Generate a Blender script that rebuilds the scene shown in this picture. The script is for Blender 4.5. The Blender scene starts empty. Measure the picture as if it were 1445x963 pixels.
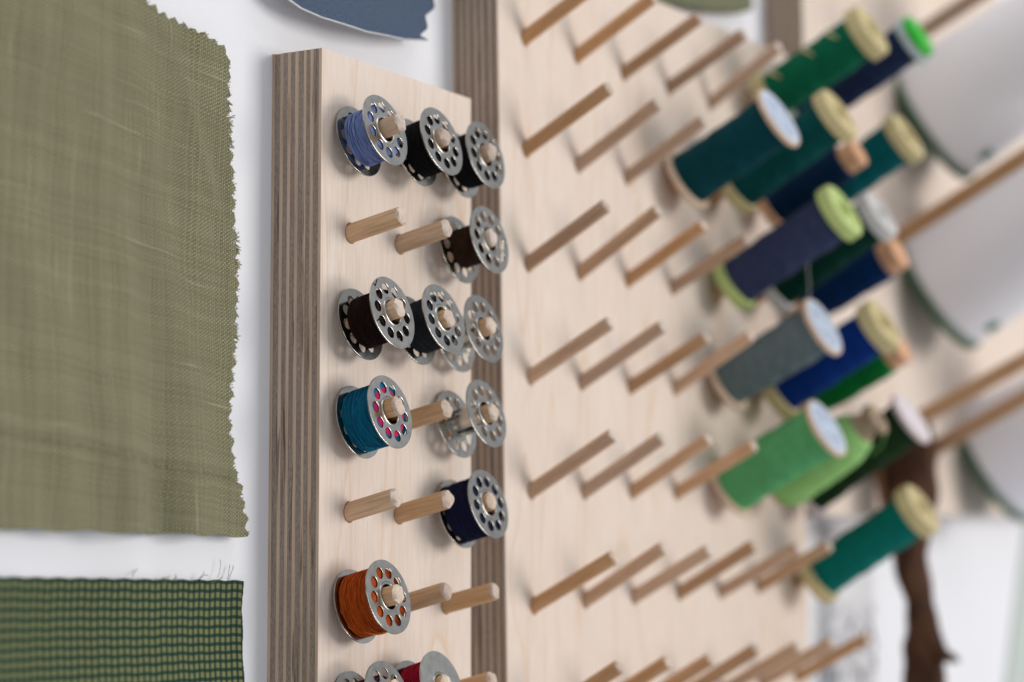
import bpy, bmesh, math, random
from mathutils import Vector, Matrix, Quaternion
random.seed(7)
S = 0.001            # all shapes below are written in millimetres
SC = bpy.context.scene
COL = SC.collection
TAU = 2*math.pi

# ------------------------------------------------------------------ camera
cam_d = bpy.data.cameras.new('camera'); cam = bpy.data.objects.new('camera', cam_d); COL.objects.link(cam)
AZ, TI, RO = 1.04932, 0.08866, -0.00836
fw = Vector((math.sin(AZ)*math.cos(TI), math.cos(AZ)*math.cos(TI), math.sin(TI)))
rt = Vector((math.cos(AZ), -math.sin(AZ), 0)); up = rt.cross(fw)
r2 = rt*math.cos(RO)+up*math.sin(RO); u2 = -rt*math.sin(RO)+up*math.cos(RO)
cam.matrix_world = Matrix.Translation(Vector((-521.506, -376.380, -138.189))*S) @ Matrix(((r2.x, u2.x, -fw.x), (r2.y, u2.y, -fw.y), (r2.z, u2.z, -fw.z))).to_4x4()
cam_d.sensor_width = 36; cam_d.lens = 3265.29/1445*36
cam_d.clip_start = 0.02; cam_d.clip_end = 50
cam_d.dof.use_dof = True; cam_d.dof.focus_distance = 0.637; cam_d.dof.aperture_fstop = 7.0
cam_d.dof.aperture_blades = 9
SC.camera = cam

# ------------------------------------------------------------------ room light
w = bpy.data.worlds.new('World'); SC.world = w; w.use_nodes = True
bg = w.node_tree.nodes['Background']; bg.inputs[0].default_value = (0.90, 0.94, 1.0, 1); bg.inputs[1].default_value = 0.60

def area(name, loc, target, size, size_y, energy, color):
    d = bpy.data.lights.new(name, 'AREA'); d.shape = 'RECTANGLE'; d.size = size; d.size_y = size_y
    d.energy = energy; d.color = color
    o = bpy.data.objects.new(name, d); COL.objects.link(o)
    o.location = loc
    o.rotation_euler = (Vector(target)-Vector(loc)).to_track_quat('-Z', 'Y').to_euler()
    return o
area('window_light', (1.95, -3.75, 0.34), (0.15, 0, -0.06), 1.85, 1.85, 118, (1.0, 0.96, 0.92))
area('ceiling_light', (0.0, -0.7, 1.6), (0.15, 0, -0.06), 1.2, 0.8, 7, (0.95, 0.97, 1.0))

SC.view_settings.view_transform = 'Standard'; SC.view_settings.look = 'None'
SC.view_settings.gamma = 1; SC.view_settings.exposure = -0.10
SC.render.engine = 'CYCLES'

# ------------------------------------------------------------------ helpers
def mesh_obj(name, verts, faces, mat, parent=None, smooth=False, uv=None):
    me = bpy.data.meshes.new(name)
    me.from_pydata([(v[0]*S, v[1]*S, v[2]*S) for v in verts], [], faces)
    if uv:
        l = me.uv_layers.new(name='UVMap')
        for lp in me.loops: l.data[lp.index].uv = uv[lp.vertex_index]
    me.validate(); me.update()
    if smooth:
        me.polygons.foreach_set('use_smooth', [True]*len(me.polygons))
    if mat: me.materials.append(mat)
    o = bpy.data.objects.new(name, me); COL.objects.link(o)
    if parent: o.parent = parent
    return o

def sharp(o, deg=35):
    o.data.set_sharp_from_angle(angle=math.radians(deg)); return o

def tag(o, label, cat, group=None):
    o['label'] = label; o['category'] = cat
    if group: o['group'] = group
    return o

def thing(name, label, cat, loc=(0, 0, 0), d=None, group=None, roll=0):
    o = bpy.data.objects.new(name, None); COL.objects.link(o); o.empty_display_size = 0.01
    o.location = Vector(loc)*S
    if d is not None:
        o.rotation_mode = 'QUATERNION'
        o.rotation_quaternion = Vector(d).to_track_quat('Z', 'Y') @ Quaternion((0, 0, 1), roll)
    return tag(o, label, cat, group)

def lathe(prof, seg=64, rmod=None, cap0=False, cap1=False, closed=False):
    """profile [(r,z)] turned about Z"""
    V, F = [], []
    n = len(prof)
    for i, (r, z) in enumerate(prof):
        for k in range(seg):
            a = TAU*k/seg
            rr = r if rmod is None else rmod(i, a, r, z)
            V.append((rr*math.cos(a), rr*math.sin(a), z))
    m = n if closed else n-1
    for i in range(m):
        j = (i+1) % n
        for k in range(seg):
            l = (k+1) % seg
            F.append((i*seg+k, i*seg+l, j*seg+l, j*seg+k))
    if cap0: F.append(tuple(reversed(range(seg))))
    if cap1: F.append(tuple(range((n-1)*seg, n*seg)))
    return V, F

def tube(pts, r, seg=6, V=None, F=None):
    V = [] if V is None else V; F = [] if F is None else F
    b = len(V); n = len(pts)
    P = [Vector(p) for p in pts]
    for i in range(n):
        t = (P[min(i+1, n-1)]-P[max(i-1, 0)]).normalized()
        a = t.cross(Vector((0, 0, 1)) if abs(t.z) < 0.9 else Vector((1, 0, 0))).normalized(); c = t.cross(a)
        rr = r[i] if isinstance(r, (list, tuple)) else r
        for k in range(seg):
            q = P[i]+a*rr*math.cos(TAU*k/seg)+c*rr*math.sin(TAU*k/seg); V.append(tuple(q))
    for i in range(n-1):
        for k in range(seg):
            l = (k+1) % seg
            F.append((b+i*seg+k, b+i*seg+l, b+(i+1)*seg+l, b+(i+1)*seg+k))
    F.append(tuple(b+k for k in reversed(range(seg)))); F.append(tuple(b+(n-1)*seg+k for k in range(seg)))
    return V, F

def box(x0, x1, y0, y1, z0, z1):
    V = [(x0, y0, z0), (x1, y0, z0), (x1, y1, z0), (x0, y1, z0), (x0, y0, z1), (x1, y0, z1), (x1, y1, z1), (x0, y1, z1)]
    F = [(0, 3, 2, 1), (4, 5, 6, 7), (0, 1, 5, 4), (1, 2, 6, 5), (2, 3, 7, 6), (3, 0, 4, 7)]
    return V, F

# ------------------------------------------------------------------ materials
class NT:
    def __init__(s, name):
        s.m = bpy.data.materials.new(name); s.m.use_nodes = True; s.t = s.m.node_tree
        s.b = s.t.nodes['Principled BSDF']
    def n(s, typ, **kw):
        o = s.t.nodes.new('ShaderNode'+typ)
        for k, v in kw.items():
            if k.startswith('i_'):
                o.inputs[k[2:].replace('_', ' ')].default_value = v
            else: setattr(o, k, v)
        return o
    def l(s, a, b): s.t.links.new(a, b)
    def co(s, kind='Object', scale=(1, 1, 1), rot=(0, 0, 0)):
        t = s.n('TexCoord'); m = s.n('Mapping'); m.inputs['Scale'].default_value = scale; m.inputs['Rotation'].default_value = rot
        s.l(t.outputs[kind], m.inputs['Vector']); return m.outputs[0]
    def ramp(s, fac, stops):
        r = s.n('ValToRGB'); e = r.color_ramp.elements
        while len(e) < len(stops): e.new(0.5)
        for q, (p, c) in zip(e, stops):
            q.position = p; q.color = (c[0], c[1], c[2], 1) if len(c) == 3 else c
        s.l(fac, r.inputs[0]); return r.outputs[0]
    def noise(s, vec, scale, detail=3, rough=0.5, dist=0):
        o = s.n('TexNoise'); o.inputs['Scale'].default_value = scale; o.inputs['Detail'].default_value = detail
        o.inputs['Roughness'].default_value = rough; o.inputs['Distortion'].default_value = dist
        s.l(vec, o.inputs['Vector']); return o.outputs['Fac']
    def math(s, op, a, b=None, c=None, clamp=False):
        o = s.n('Math', operation=op, use_clamp=clamp)
        for i, v in enumerate((a, b, c)):
            if v is None: continue
            if isinstance(v, (int, float)): o.inputs[i].default_value = v
            else: s.l(v, o.inputs[i])
        return o.outputs[0]
    def mix(s, fac, a, b, mode='MIX'):
        o = s.n('Mix', data_type='RGBA', blend_type=mode)
        for k, v in ((0, fac), (6, a), (7, b)):
            if isinstance(v, (int, float)): o.inputs[k].default_value = v
            elif isinstance(v, tuple): o.inputs[k].default_value = (v[0], v[1], v[2], 1)
            else: s.l(v, o.inputs[k])
        return o.outputs[2]
    def bump(s, h, dist, strength=1.0):
        o = s.n('Bump'); o.inputs['Strength'].default_value = strength; o.inputs['Distance'].default_value = dist*S
        s.l(h, o.inputs['Height']); s.l(o.outputs[0], s.b.inputs['Normal']); return o
    def set(s, base=None, rough=None, metal=None, spec=None, **kw):
        for key, v in (('Base Color', base), ('Roughness', rough), ('Metallic', metal), ('Specular IOR Level', spec)):
            if v is None: continue
            if isinstance(v, (int, float)): s.b.inputs[key].default_value = v
            elif isinstance(v, tuple): s.b.inputs[key].default_value = (v[0], v[1], v[2], 1)
            else: s.l(v, s.b.inputs[key])
        for k, v in kw.items(): s.b.inputs[k.replace('_', ' ')].default_value = v
        return s.m

def m_wall():
    t = NT('white_wall_paint'); v = t.co('Object')
    a = t.noise(v, 900, 4, .6); b = t.noise(v, 9, 2)
    c = t.ramp(b, [(.3, (.755, .755, .785)), (.7, (.785, .785, .81))])
    e = t.noise(v, 260, 3, .6)
    t.bump(t.math('ADD', a, t.math('MULTIPLY', e, 2.0)), .10, .6)
    return t.set(c, .75, spec=.3)

def m_face():
    """birch veneer: fine vertical fibre, faint orange growth lines"""
    t = NT('birch_veneer'); v = t.co('Object', (1, 1, .06))
    fib = t.noise(v, 1500, 5, .65)
    v2 = t.co('Object', (1, 1, .16))
    big = t.noise(v2, 26, 2, .5, .4)
    ring = t.math('FRACT', t.math('MULTIPLY', big, 7.0))
    line = t.ramp(ring, [(0, (1, 1, 1)), (.06, (.35, .35, .35)), (.22, (0, 0, 0)), (.96, (0, 0, 0)), (1, (1, 1, 1))])
    base = t.ramp(fib, [(.26, (.625, .505, .415)), (.5, (.72, .61, .52)), (.77, (.785, .685, .60))])
    blot = t.noise(t.co('Object', (1, 1, .4)), 34, 3, .6)
    base = t.mix(t.ramp(blot, [(.35, (0, 0, 0)), (.75, (.55, .55, .55))]), base, (.68, .55, .455))
    warm = t.mix(t.math('MULTIPLY', line, .5), base, (.62, .42, .27))
    fleck = t.noise(t.co('Object', (1, 1, .12)), 2600, 2, .5)
    warm = t.mix(t.ramp(fleck, [(.66, (0, 0, 0)), (.75, (.22, .22, .22))]), warm, (.45, .31, .21))
    t.bump(fib, .05, .45)
    return t.set(warm, .62, spec=.35)

def m_ply(name, dark, seed):
    t = NT(name)
    if dark:      # end grain: short porous specks
        v = t.co('Object', (1, 1, .35)); a = t.noise(v, 2100, 5, .75); b = t.noise(t.co('Object', (1, 1, .1)), 320+seed*70, 3, .6)
        c1 = t.ramp(a, [(.30, (.20, .145, .112)), (.52, (.33, .262, .215)), (.74, (.47, .39, .33))])
        c = t.mix(t.math('MULTIPLY', t.ramp(b, [(.4, (0, 0, 0)), (.7, (1, 1, 1))]), .45), c1, (.22, .155, .12))
        t.bump(a, .12, .8)
    else:         # long grain
        v = t.co('Object', (1, 1, .02)); a = t.noise(v, 1700, 4, .6); b = t.noise(t.co('Object', (1, 1, .12)), 120+seed*60, 3, .6)
        c1 = t.ramp(a, [(.3, (.48, .345, .245)), (.7, (.66, .50, .375))])
        c = t.mix(t.math('MULTIPLY', t.ramp(b, [(.45, (0, 0, 0)), (.75, (1, 1, 1))]), .5), c1, (.30, .18, .115))
        t.bump(a, .06, .6)
    cr = t.noise(t.co('Object', (1, 1, .035)), 900+60*seed, 2, .5)
    c = t.mix(t.ramp(cr, [(.62, (0, 0, 0)), (.70, (.75, .75, .75))]), c, (.13, .06, .035) if not dark else (.085, .055, .045))
    return t.set(c, .8, spec=.2)

def m_peg(name, base, dark, light, end=False):
    t = NT(name); oi = t.n('ObjectInfo')
    v = t.co('Object', (1, 1, .05)) if not end else t.co('Object', (1, 1, 1))
    add = t.n('VectorMath', operation='ADD'); sc = t.n('VectorMath', operation='SCALE')
    cmb = t.n('CombineXYZ'); t.l(oi.outputs['Random'], cmb.inputs[0]); t.l(oi.outputs['Random'], cmb.inputs[1])
    t.l(v, add.inputs[0]); t.l(cmb.outputs[0], add.inputs[1])
    a = t.noise(add.outputs[0], 1500 if not end else 2200, 5, .65)
    b = t.noise(add.outputs[0], 300, 3, .5)
    c = t.ramp(a, [(.28, dark), (.5, base), (.75, light)])
    c = t.mix(t.ramp(b, [(.4, (0, 0, 0)), (.7, (.5, .5, .5))]), c, dark)
    hsv = t.n('HueSaturation'); t.l(c, hsv.inputs['Color'])
    t.l(t.math('MULTIPLY_ADD', oi.outputs['Random'], .36, .80), hsv.inputs['Value'])
    t.l(t.math('MULTIPLY_ADD', t.math('FRACT', t.math('MULTIPLY', oi.outputs['Random'], 7.31)), .36, .82), hsv.inputs['Saturation'])
    t.bump(a, .09, .6)
    return t.set(hsv.outputs[0], .68, spec=.3)

def m_metal():
    t = NT('nickel_plated_steel'); oi = t.n('ObjectInfo')
    v = t.co('Object', (1, 1, 1)); a = t.noise(v, 260, 4, .65); s1 = t.noise(t.co('Object', (1, .06, 1), (0, 0, .6)), 2200, 3, .6)
    c = t.ramp(a, [(.3, (.40, .39, .36)), (.7, (.52, .505, .47))])
    c = t.mix(t.ramp(s1, [(.60, (0, 0, 0)), (.70, (.12, .12, .12))]), c, (.28, .27, .255))
    hs = t.n('HueSaturation'); t.l(c, hs.inputs['Color']); t.l(t.math('MULTIPLY_ADD', oi.outputs['Random'], .36, .74), hs.inputs['Value']); c = hs.outputs[0]
    r = t.math('MULTIPLY_ADD', a, .20, .10)
    t.bump(s1, .004, .1)
    return t.set(c, r, 1.0)

def m_thread(name, col, var=.25, sheen=.3, rough=.75, blotch=.35):
    t = NT(name); v = t.co('Object', (1, 1, 12))
    a = t.noise(v, 240, 3, .6); f = t.noise(t.co('Object', (1, 1, 1)), 3800, 2, .6)
    var *= 1.5; lo = tuple(c*(1-var) for c in col); hi = tuple(min(1, c*(1+var)) for c in col)
    c = t.ramp(a, [(.3, lo), (.7, hi)])
    bl = t.noise(t.co('Object', (1, 1, 1.6)), 150, 3, .6)
    c = t.mix(t.ramp(bl, [(.38, (0, 0, 0)), (.66, (blotch,)*3)]), c, tuple(x*.62 for x in col))
    t.bump(f, .04, .6)
    return t.set(c, rough, spec=.07, Sheen_Weight=sheen*.12, Sheen_Roughness=.4)

def m_plain(name, col, rough=.5, var=.1, scale=300, spec=.4, bump=.03, **kw):
    t = NT(name); v = t.co('Object'); a = t.noise(v, scale, 4, .6)
    c = t.ramp(a, [(.3, tuple(x*(1-var) for x in col)), (.7, tuple(min(1, x*(1+var)) for x in col))])
    t.bump(a, bump, .5)
    return t.set(c, rough, spec=spec, **kw)

def m_green_cloth():
    """plain weave with slub yarns both ways and a stitched hem line; UV in millimetres"""
    t = NT('olive_linen'); uv = t.n('TexCoord').outputs['UV']
    wob = t.n('TexNoise'); wob.inputs['Scale'].default_value = .05; wob.inputs['Detail'].default_value = 3; t.l(uv, wob.inputs['Vector'])
    sub = t.n('VectorMath', operation='SUBTRACT'); t.l(wob.outputs['Color'], sub.inputs[0]); sub.inputs[1].default_value = (.5, .5, .5)
    sc = t.n('VectorMath', operation='SCALE'); t.l(sub.outputs[0], sc.inputs[0]); sc.inputs['Scale'].default_value = 3.0
    ad = t.n('VectorMath', operation='ADD'); t.l(uv, ad.inputs[0]); t.l(sc.outputs[0], ad.inputs[1])
    sep = t.n('SeparateXYZ'); t.l(ad.outputs[0], sep.inputs[0]); X = sep.outputs[0]
    Z = t.math('ADD', sep.outputs[1], t.math('MULTIPLY', X, .10))
    def yarn(q, per):       # position inside each yarn and a random tone for it
        k = t.math('MULTIPLY', q, 1/per); fl = t.math('FLOOR', k)
        wn = t.n('TexWhiteNoise', noise_dimensions='1D'); t.l(fl, wn.inputs['W'])
        return t.math('SUBTRACT', t.math('FRACT', k), .5), wn.outputs['Value'], fl
    fx, rx, ix = yarn(X, .78); fz, rz_, iz = yarn(Z, .50)
    par = t.math('ABSOLUTE', t.math('MODULO', t.math('ADD', ix, iz), 2.0))          # which yarn is on top
    hx = t.math('SUBTRACT', 1.0, t.math('MULTIPLY', t.math('POWER', t.math('ABSOLUTE', fx), 2.0), 4.0))
    hz = t.math('SUBTRACT', 1.0, t.math('MULTIPLY', t.math('POWER', t.math('ABSOLUTE', fz), 2.0), 4.0))
    top = t.math('MULTIPLY', t.math('POWER', hx, .5), t.math('POWER', hz, .5))       # raised crown of the crossing
    def thick(ax):
        cm = t.n('CombineXYZ')
        if ax: t.l(t.math('MULTIPLY', X, .010), cm.inputs[0]); t.l(t.math('MULTIPLY', Z, .42), cm.inputs[1])
        else: t.l(t.math('MULTIPLY', X, .50), cm.inputs[0]); t.l(t.math('MULTIPLY', Z, .010), cm.inputs[1]); cm.inputs[2].default_value = 5
        n = t.noise(cm.outputs[0], 1.0, 3, .75)
        return n
    nh, nv = thick(True), thick(False)
    sl = t.math('ADD', t.ramp(nh, [(.635, (0, 0, 0)), (.68, (1, 1, 1))]), t.math('MULTIPLY', t.ramp(nv, [(.635, (0, 0, 0)), (.68, (1, 1, 1))]), .75), clamp=True)
    dk_ = t.math('ADD', t.ramp(nh, [(.32, (1, 1, 1)), (.40, (0, 0, 0))]), t.ramp(nv, [(.32, (1, 1, 1)), (.40, (0, 0, 0))]), clamp=True)
    tone = t.math('ADD', t.math('MULTIPLY', rx, t.math('SUBTRACT', 1.0, par)), t.math('MULTIPLY', rz_, par))
    tone = t.math('ADD', t.math('MULTIPLY', tone, .45), t.math('MULTIPLY', par, .55))
    c0 = t.ramp(tone, [(0, (.145, .135, .068)), (1, (.41, .40, .25))])
    c0 = t.mix(t.ramp(top, [(.15, (1, 1, 1)), (.85, (0, 0, 0))]), c0, (.048, .034, .016))      # brown shade between the yarns, painted into the gaps
    c1 = t.mix(t.math('MULTIPLY', sl, .62), c0, (.40, .385, .25))
    c1 = t.mix(t.math('MULTIPLY', dk_, .18), c1, (.11, .095, .055))
    big = t.noise(uv, .045, 4, .6)
    c1 = t.mix(t.ramp(big, [(.4, (0, 0, 0)), (.7, (.30, .30, .30))]), c1, (.175, .150, .095))
    # stitched hem: puckered row of holes
    hz_ = t.math('ADD', sep.outputs[1], t.math('MULTIPLY', X, .10))
    hn = t.noise(t.co('UV', (.9, .9, 1)), 1.0, 2, .6)
    d = t.math('ABSOLUTE', t.math('ADD', hz_, 122.5))
    band = t.ramp(t.math('MULTIPLY', d, 1.0), [(.5, (1, 1, 1)), (1.0, (0, 0, 0))])
    dots = t.math('MULTIPLY', band, t.ramp(hn, [(.45, (0, 0, 0)), (.58, (1, 1, 1))]))
    c1 = t.mix(t.math('MULTIPLY', dots, .35), c1, (.085, .065, .035))
    h = t.math('ADD', t.math('MULTIPLY', top, .7), t.math('MULTIPLY', sl, .5)); h = t.math('SUBTRACT', h, t.math('MULTIPLY', dots, .9))
    t.bump(h, .20, .85)
    return t.set(c1, .9, spec=.08, Sheen_Weight=.08)

def m_gingham():
    t = NT('green_gingham'); uv = t.n('TexCoord').outputs['UV']
    wob = t.n('TexNoise'); wob.inputs['Scale'].default_value = .05; t.l(uv, wob.inputs['Vector'])
    sc = t.n('VectorMath', operation='SCALE'); t.l(wob.outputs['Color'], sc.inputs[0]); sc.inputs['Scale'].default_value = 1.0
    ad = t.n('VectorMath', operation='ADD'); t.l(uv, ad.inputs[0]); t.l(sc.outputs[0], ad.inputs[1])
    sep = t.n('SeparateXYZ'); t.l(ad.outputs[0], sep.inputs[0]); X, Z = sep.outputs[0], sep.outputs[1]
    def stripe(q, per, wd):
        f = t.math('FRACT', t.math('MULTIPLY', q, 1/per))
        return t.ramp(f, [(0, (1, 1, 1)), (wd, (1, 1, 1)), (wd+.08, (0, 0, 0)), (.93, (0, 0, 0)), (1, (1, 1, 1))])
    a = stripe(X, 2.4, .36); b = stripe(Z, 2.3, .34)
    P = math.pi/.34
    weave = t.math('MULTIPLY', t.math('SINE', t.math('MULTIPLY', X, P)), t.math('SINE', t.math('MULTIPLY', Z, P)))
    wv = t.math('MULTIPLY_ADD', weave, .5, .5)
    base = t.ramp(wv, [(0, (.130, .138, .058)), (1, (.235, .240, .112))])
    dk = (.006, .034, .026)
    # yarn dyed: a stripe alone shows as half and half, crossings are solid
    af = t.math('MULTIPLY', a, t.math('MULTIPLY_ADD', wv, .30, .66)); bf = t.math('MULTIPLY', b, t.math('MULTIPLY_ADD', wv, -.22, .98))
    c = t.mix(af, base, dk); c = t.mix(bf, c, dk)
    t.bump(weave, .08, .7)
    return t.set(c, .9, spec=.12)

def m_denim(name, lo, mid, hi):
    t = NT(name); uv = t.n('TexCoord').outputs['UV']
    sep = t.n('SeparateXYZ'); t.l(uv, sep.inputs[0]); X, Z = sep.outputs[0], sep.outputs[1]
    d = t.math('SINE', t.math('MULTIPLY', t.math('ADD', X, t.math('MULTIPLY', Z, .8)), math.pi/.5))
    n = t.noise(uv, 1.6, 4, .7)
    h = t.math('ADD', t.math('MULTIPLY', d, .22), n)
    c = t.ramp(h, [(.25, lo), (.5, mid), (.85, hi)])
    t.bump(h, .1, .6)
    return t.set(c, .9, spec=.1)

def m_paper_ink():
    t = NT('sketch_paper'); uv = t.n('TexCoord').outputs['UV']
    sep = t.n('SeparateXYZ'); t.l(uv, sep.inputs[0]); X, Z = sep.outputs[0], sep.outputs[1]
    mp = t.n('Mapping'); mp.inputs['Scale'].default_value = (.09, .02, 1); t.l(uv, mp.inputs[0])
    n = t.n('TexNoise'); n.inputs['Scale'].default_value = 1.0; n.inputs['Detail'].default_value = 2; n.inputs['Distortion'].default_value = 1.6; t.l(mp.outputs[0], n.inputs[0])
    fr = t.math('ABSOLUTE', t.math('SUBTRACT', t.math('FRACT', t.math('MULTIPLY', n.outputs['Fac'], 9.0)), .5))
    ink = t.ramp(fr, [(.10, (1, 1, 1)), (.17, (0, 0, 0))])
    mask = t.math('MULTIPLY', t.ramp(t.math('MULTIPLY_ADD', Z, -.01, 0), [(1.68*.5, (0, 0, 0)), (1.80*.5, (1, 1, 1))]), 1.0)
    # drawing occupies only the low right part of the sheet
    zr = t.n('MapRange'); zr.inputs['From Min'].default_value = -160; zr.inputs['From Max'].default_value = -172; t.l(Z, zr.inputs['Value'])
    xr = t.n('MapRange'); xr.inputs['From Min'].default_value = 378; xr.inputs['From Max'].default_value = 392; t.l(X, xr.inputs['Value'])
    k = t.math('MULTIPLY', t.math('MULTIPLY', ink, zr.outputs[0]), xr.outputs[0])
    c = t.mix(k, (.80, .79, .81), (.03, .03, .035))
    return t.set(c, .8, spec=.2)

def m_label():
    """pale blue paper disc with printed rings and small print"""
    t = NT('printed_label'); tc = t.n('TexCoord').outputs['Object']
    ln = t.n('VectorMath', operation='LENGTH'); sp = t.n('SeparateXYZ'); t.l(tc, sp.inputs[0])
    cm = t.n('CombineXYZ'); t.l(sp.outputs[0], cm.inputs[0]); t.l(sp.outputs[1], cm.inputs[1]); t.l(cm.outputs[0], ln.inputs[0])
    r = t.math('MULTIPLY', ln.outputs['Value'], 1000)
    ring = t.ramp(t.math('ABSOLUTE', t.math('SUBTRACT', r, 7.6)), [(.18, (1, 1, 1)), (.32, (0, 0, 0))])
    mp = t.n('Mapping'); mp.inputs['Scale'].default_value = (900, 420, 1); t.l(tc, mp.inputs[0])
    n = t.noise(mp.outputs[0], 1, 1, .5)
    band = t.ramp(t.math('ABSOLUTE', t.math('SUBTRACT', r, 5.2)), [(1.2, (1, 1, 1)), (1.21, (0, 0, 0))])
    bm = t.math('LESS_THAN', t.math('ABSOLUTE', t.math('SUBTRACT', r, 5.0)), 1.5)
    txt = t.math('MULTIPLY', t.ramp(n, [(.52, (0, 0, 0)), (.56, (1, 1, 1))]), bm)
    k = t.math('MULTIPLY', t.math('MAXIMUM', ring, txt), .8)
    c = t.mix(k, (.50, .57, .68), (.08, .12, .24))
    return t.set(c, .5, spec=.4)

WALL = m_wall(); FACE = m_face()
PLYD = [m_ply('ply_end_grain', True, 0), m_ply('ply_end_grain_worn', True, 1)]
PLYL = [m_ply('ply_long_grain', False, 0), m_ply('ply_long_grain_brown', False, 1)]
PEG1 = m_peg('beech_peg', (.64, .41, .245), (.44, .26, .14), (.76, .54, .36))
PEG2 = m_peg('brown_peg', (.52, .32, .19), (.37, .205, .11), (.64, .43, .28))
PEGE = m_peg('peg_end_grain', (.62, .50, .41), (.46, .34, .26), (.75, .66, .58), True)
HOLE = m_plain('drilled_edge', (.20, .10, .05), .9, .3, 1500)
STEEL = m_metal()
LABEL = m_label()
WOODRIM = m_plain('pale_spool_wood', (.62, .46, .33), .6, .15, 500)
PEACH = m_plain('peach_spool_wood', (.66, .36, .20), .55, .14, 400)
CREAM = m_plain('cream_plastic', (.60, .50, .26), .45, .08, 200)
LIME = m_plain('lime_plastic', (.50, .60, .22), .45, .08, 200)
WHITEP = m_plain('white_plastic', (.62, .60, .58), .45, .08, 200)
CLEARP = m_plain('milky_plastic', (.50, .56, .56), .4, .08, 200)
GREENP = m_plain('bright_green_plastic', (.012, .42, .008), .4, .1, 200)
DGREENP = m_plain('dark_green_plastic', (.026, .085, .034), .5, .2, 200)
DOTP = m_plain('sticker_green', (.012, .16, .075), .6, .1, 200)
MDF = m_plain('brown_core', (.10, .07, .05), .9, .2)

# ------------------------------------------------------------------ setting: the wall
V, F = [(-1500, 0, -1300), (2600, 0, -1300), (2600, 0, 1400), (-1500, 0, 1400), (-1500, 60, -1300), (2600, 60, -1300), (2600, 60, 1400), (-1500, 60, 1400)], \
       [(0, 1, 2, 3), (4, 7, 6, 5), (0, 4, 5, 1), (2, 6, 7, 3), (0, 3, 7, 4), (1, 5, 6, 2)]
wall = mesh_obj('wall', V, F, WALL); wall['kind'] = 'structure'

# ------------------------------------------------------------------ plywood boards
T = 16.85
def board(name, label, loc, rot, x0, x1, z0, z1, face_seed=0):
    t = thing(name, label, 'peg board', loc)
    t.rotation_euler = (0, -rot, 0)
    unit = T/(6*1.4+7*1.0)
    y = 0; rnd = random.Random(face_seed)
    TH_ = [unit*(1.0 if i % 2 == 0 else 1.4)*rnd.uniform(.84, 1.16) for i in range(13)]; k_ = T/sum(TH_); TH_ = [q*k_ for q in TH_]
    for i in range(13):
        th = TH_[i]
        ins = rnd.uniform(0, .10) + (.0 if i % 2 == 0 else .07)
        front = i == 12
        if front: ins = 0
        V, F = box(x0+ins, x1-ins, -y-th+.02, -y-(.0 if front else .03), z0+ins, z1-ins)
        mat = FACE if front else (PLYL[rnd.random() < .4] if i % 2 == 0 else PLYD[rnd.random() < .4])
        o = mesh_obj('ply', V, F, mat, t)
        if front:
            o.name = 'face_veneer'
            o.data.materials.append(PLYL[0])
            for pl in o.data.polygons:
                if abs(pl.normal.y) < .5: pl.material_index = 1
            m = o.modifiers.new('soft', 'BEVEL'); m.width = .22*S; m.segments = 2
        y += th
    return t

B1 = board('narrow_peg_board', 'narrow plywood board on the left with short pegs holding steel bobbins', (0, 0, 0), -0.01323, 0, 80.45, -262, 0, 1)
B2 = board('wide_peg_board', 'large plywood board in the middle with rows of long pegs and coloured thread spools', (114.33, 0, 24.135), 0.01323, -17.32, 221.47, -262, 30.5, 2)
B3 = board('far_peg_board', 'far blurred plywood board at the right with thick dowels and big pale thread cones', (347, 0, -127), 0.0095, 0, 330, 0, 262, 3)

# pegs ---------------------------------------------------------------
def peg_mesh(name, r, length, mat, seed):
    rnd = random.Random(seed); seg = 28
    ch = r*rnd.uniform(.26, .42); cr = r*rnd.uniform(.58, .74); ox, oy = rnd.uniform(-.12, .12)*r, rnd.uniform(-.12, .12)*r
    ph = rnd.uniform(0, 6)
    V, F = [], []
    rings = [(-3, r), (0, r), (length*.4, r*1.0), (length-ch*1.3, r), (length-ch*1.0, r*.985), (length-ch*.25, cr*1.1), (length, cr*.82), (length+.05, 0.02)]
    for i, (z, rr) in enumerate(rings):
        for k in range(seg):
            a = TAU*k/seg
            q = rr*(1+.012*math.sin(3*a+ph))
            dz = 0
            if i in (5, 6):
                q *= 1+.03*math.sin(5*a+ph)+.04*math.sin(2*a+ph*2); dz = .18*math.sin(3*a+ph)
            if i in (3, 4): dz = .22*math.sin(4*a+ph*1.7)+.12*math.sin(7*a)
            V.append((q*math.cos(a)+(ox if i > 4 else 0), q*math.sin(a)+(oy if i > 4 else 0), z+dz))
    for i in range(len(rings)-1):
        for k in range(seg):
            l = (k+1) % seg; F.append((i*seg+k, i*seg+l, (i+1)*seg+l, (i+1)*seg+k))
    me = bpy.data.meshes.new(name); me.from_pydata([tuple(c*S for c in v) for v in V], [], F); me.update()
    me.materials.append(mat); me.materials.append(PEGE)
    me.polygons.foreach_set('use_smooth', [True]*len(me.polygons))
    for i, pl in enumerate(me.polygons):
        if i >= 4*seg: pl.material_index = 1; pl.use_smooth = True
    me.set_sharp_from_angle(angle=math.radians(30))
    return me

def rim_mesh(r, tilt):
    V, F, seg = [], [], 36; rnd = random.Random(3)
    for i, q in enumerate((r-.2, r+.16)):
        for k in range(seg):
            a = TAU*k/seg; rr = q+(rnd.uniform(-.05, .12) if i else 0)
            V.append((rr*math.cos(a), 0 if i else -.02, rr*math.sin(a)/math.cos(tilt)))
    for k in range(seg):
        l = (k+1) % seg; F.append((k, l, seg+l, seg+k))
    me = bpy.data.meshes.new('hole_rim'); me.from_pydata([tuple(c*S for c in v) for v in V], [], F); me.update(); me.materials.append(HOLE)
    return me

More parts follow.
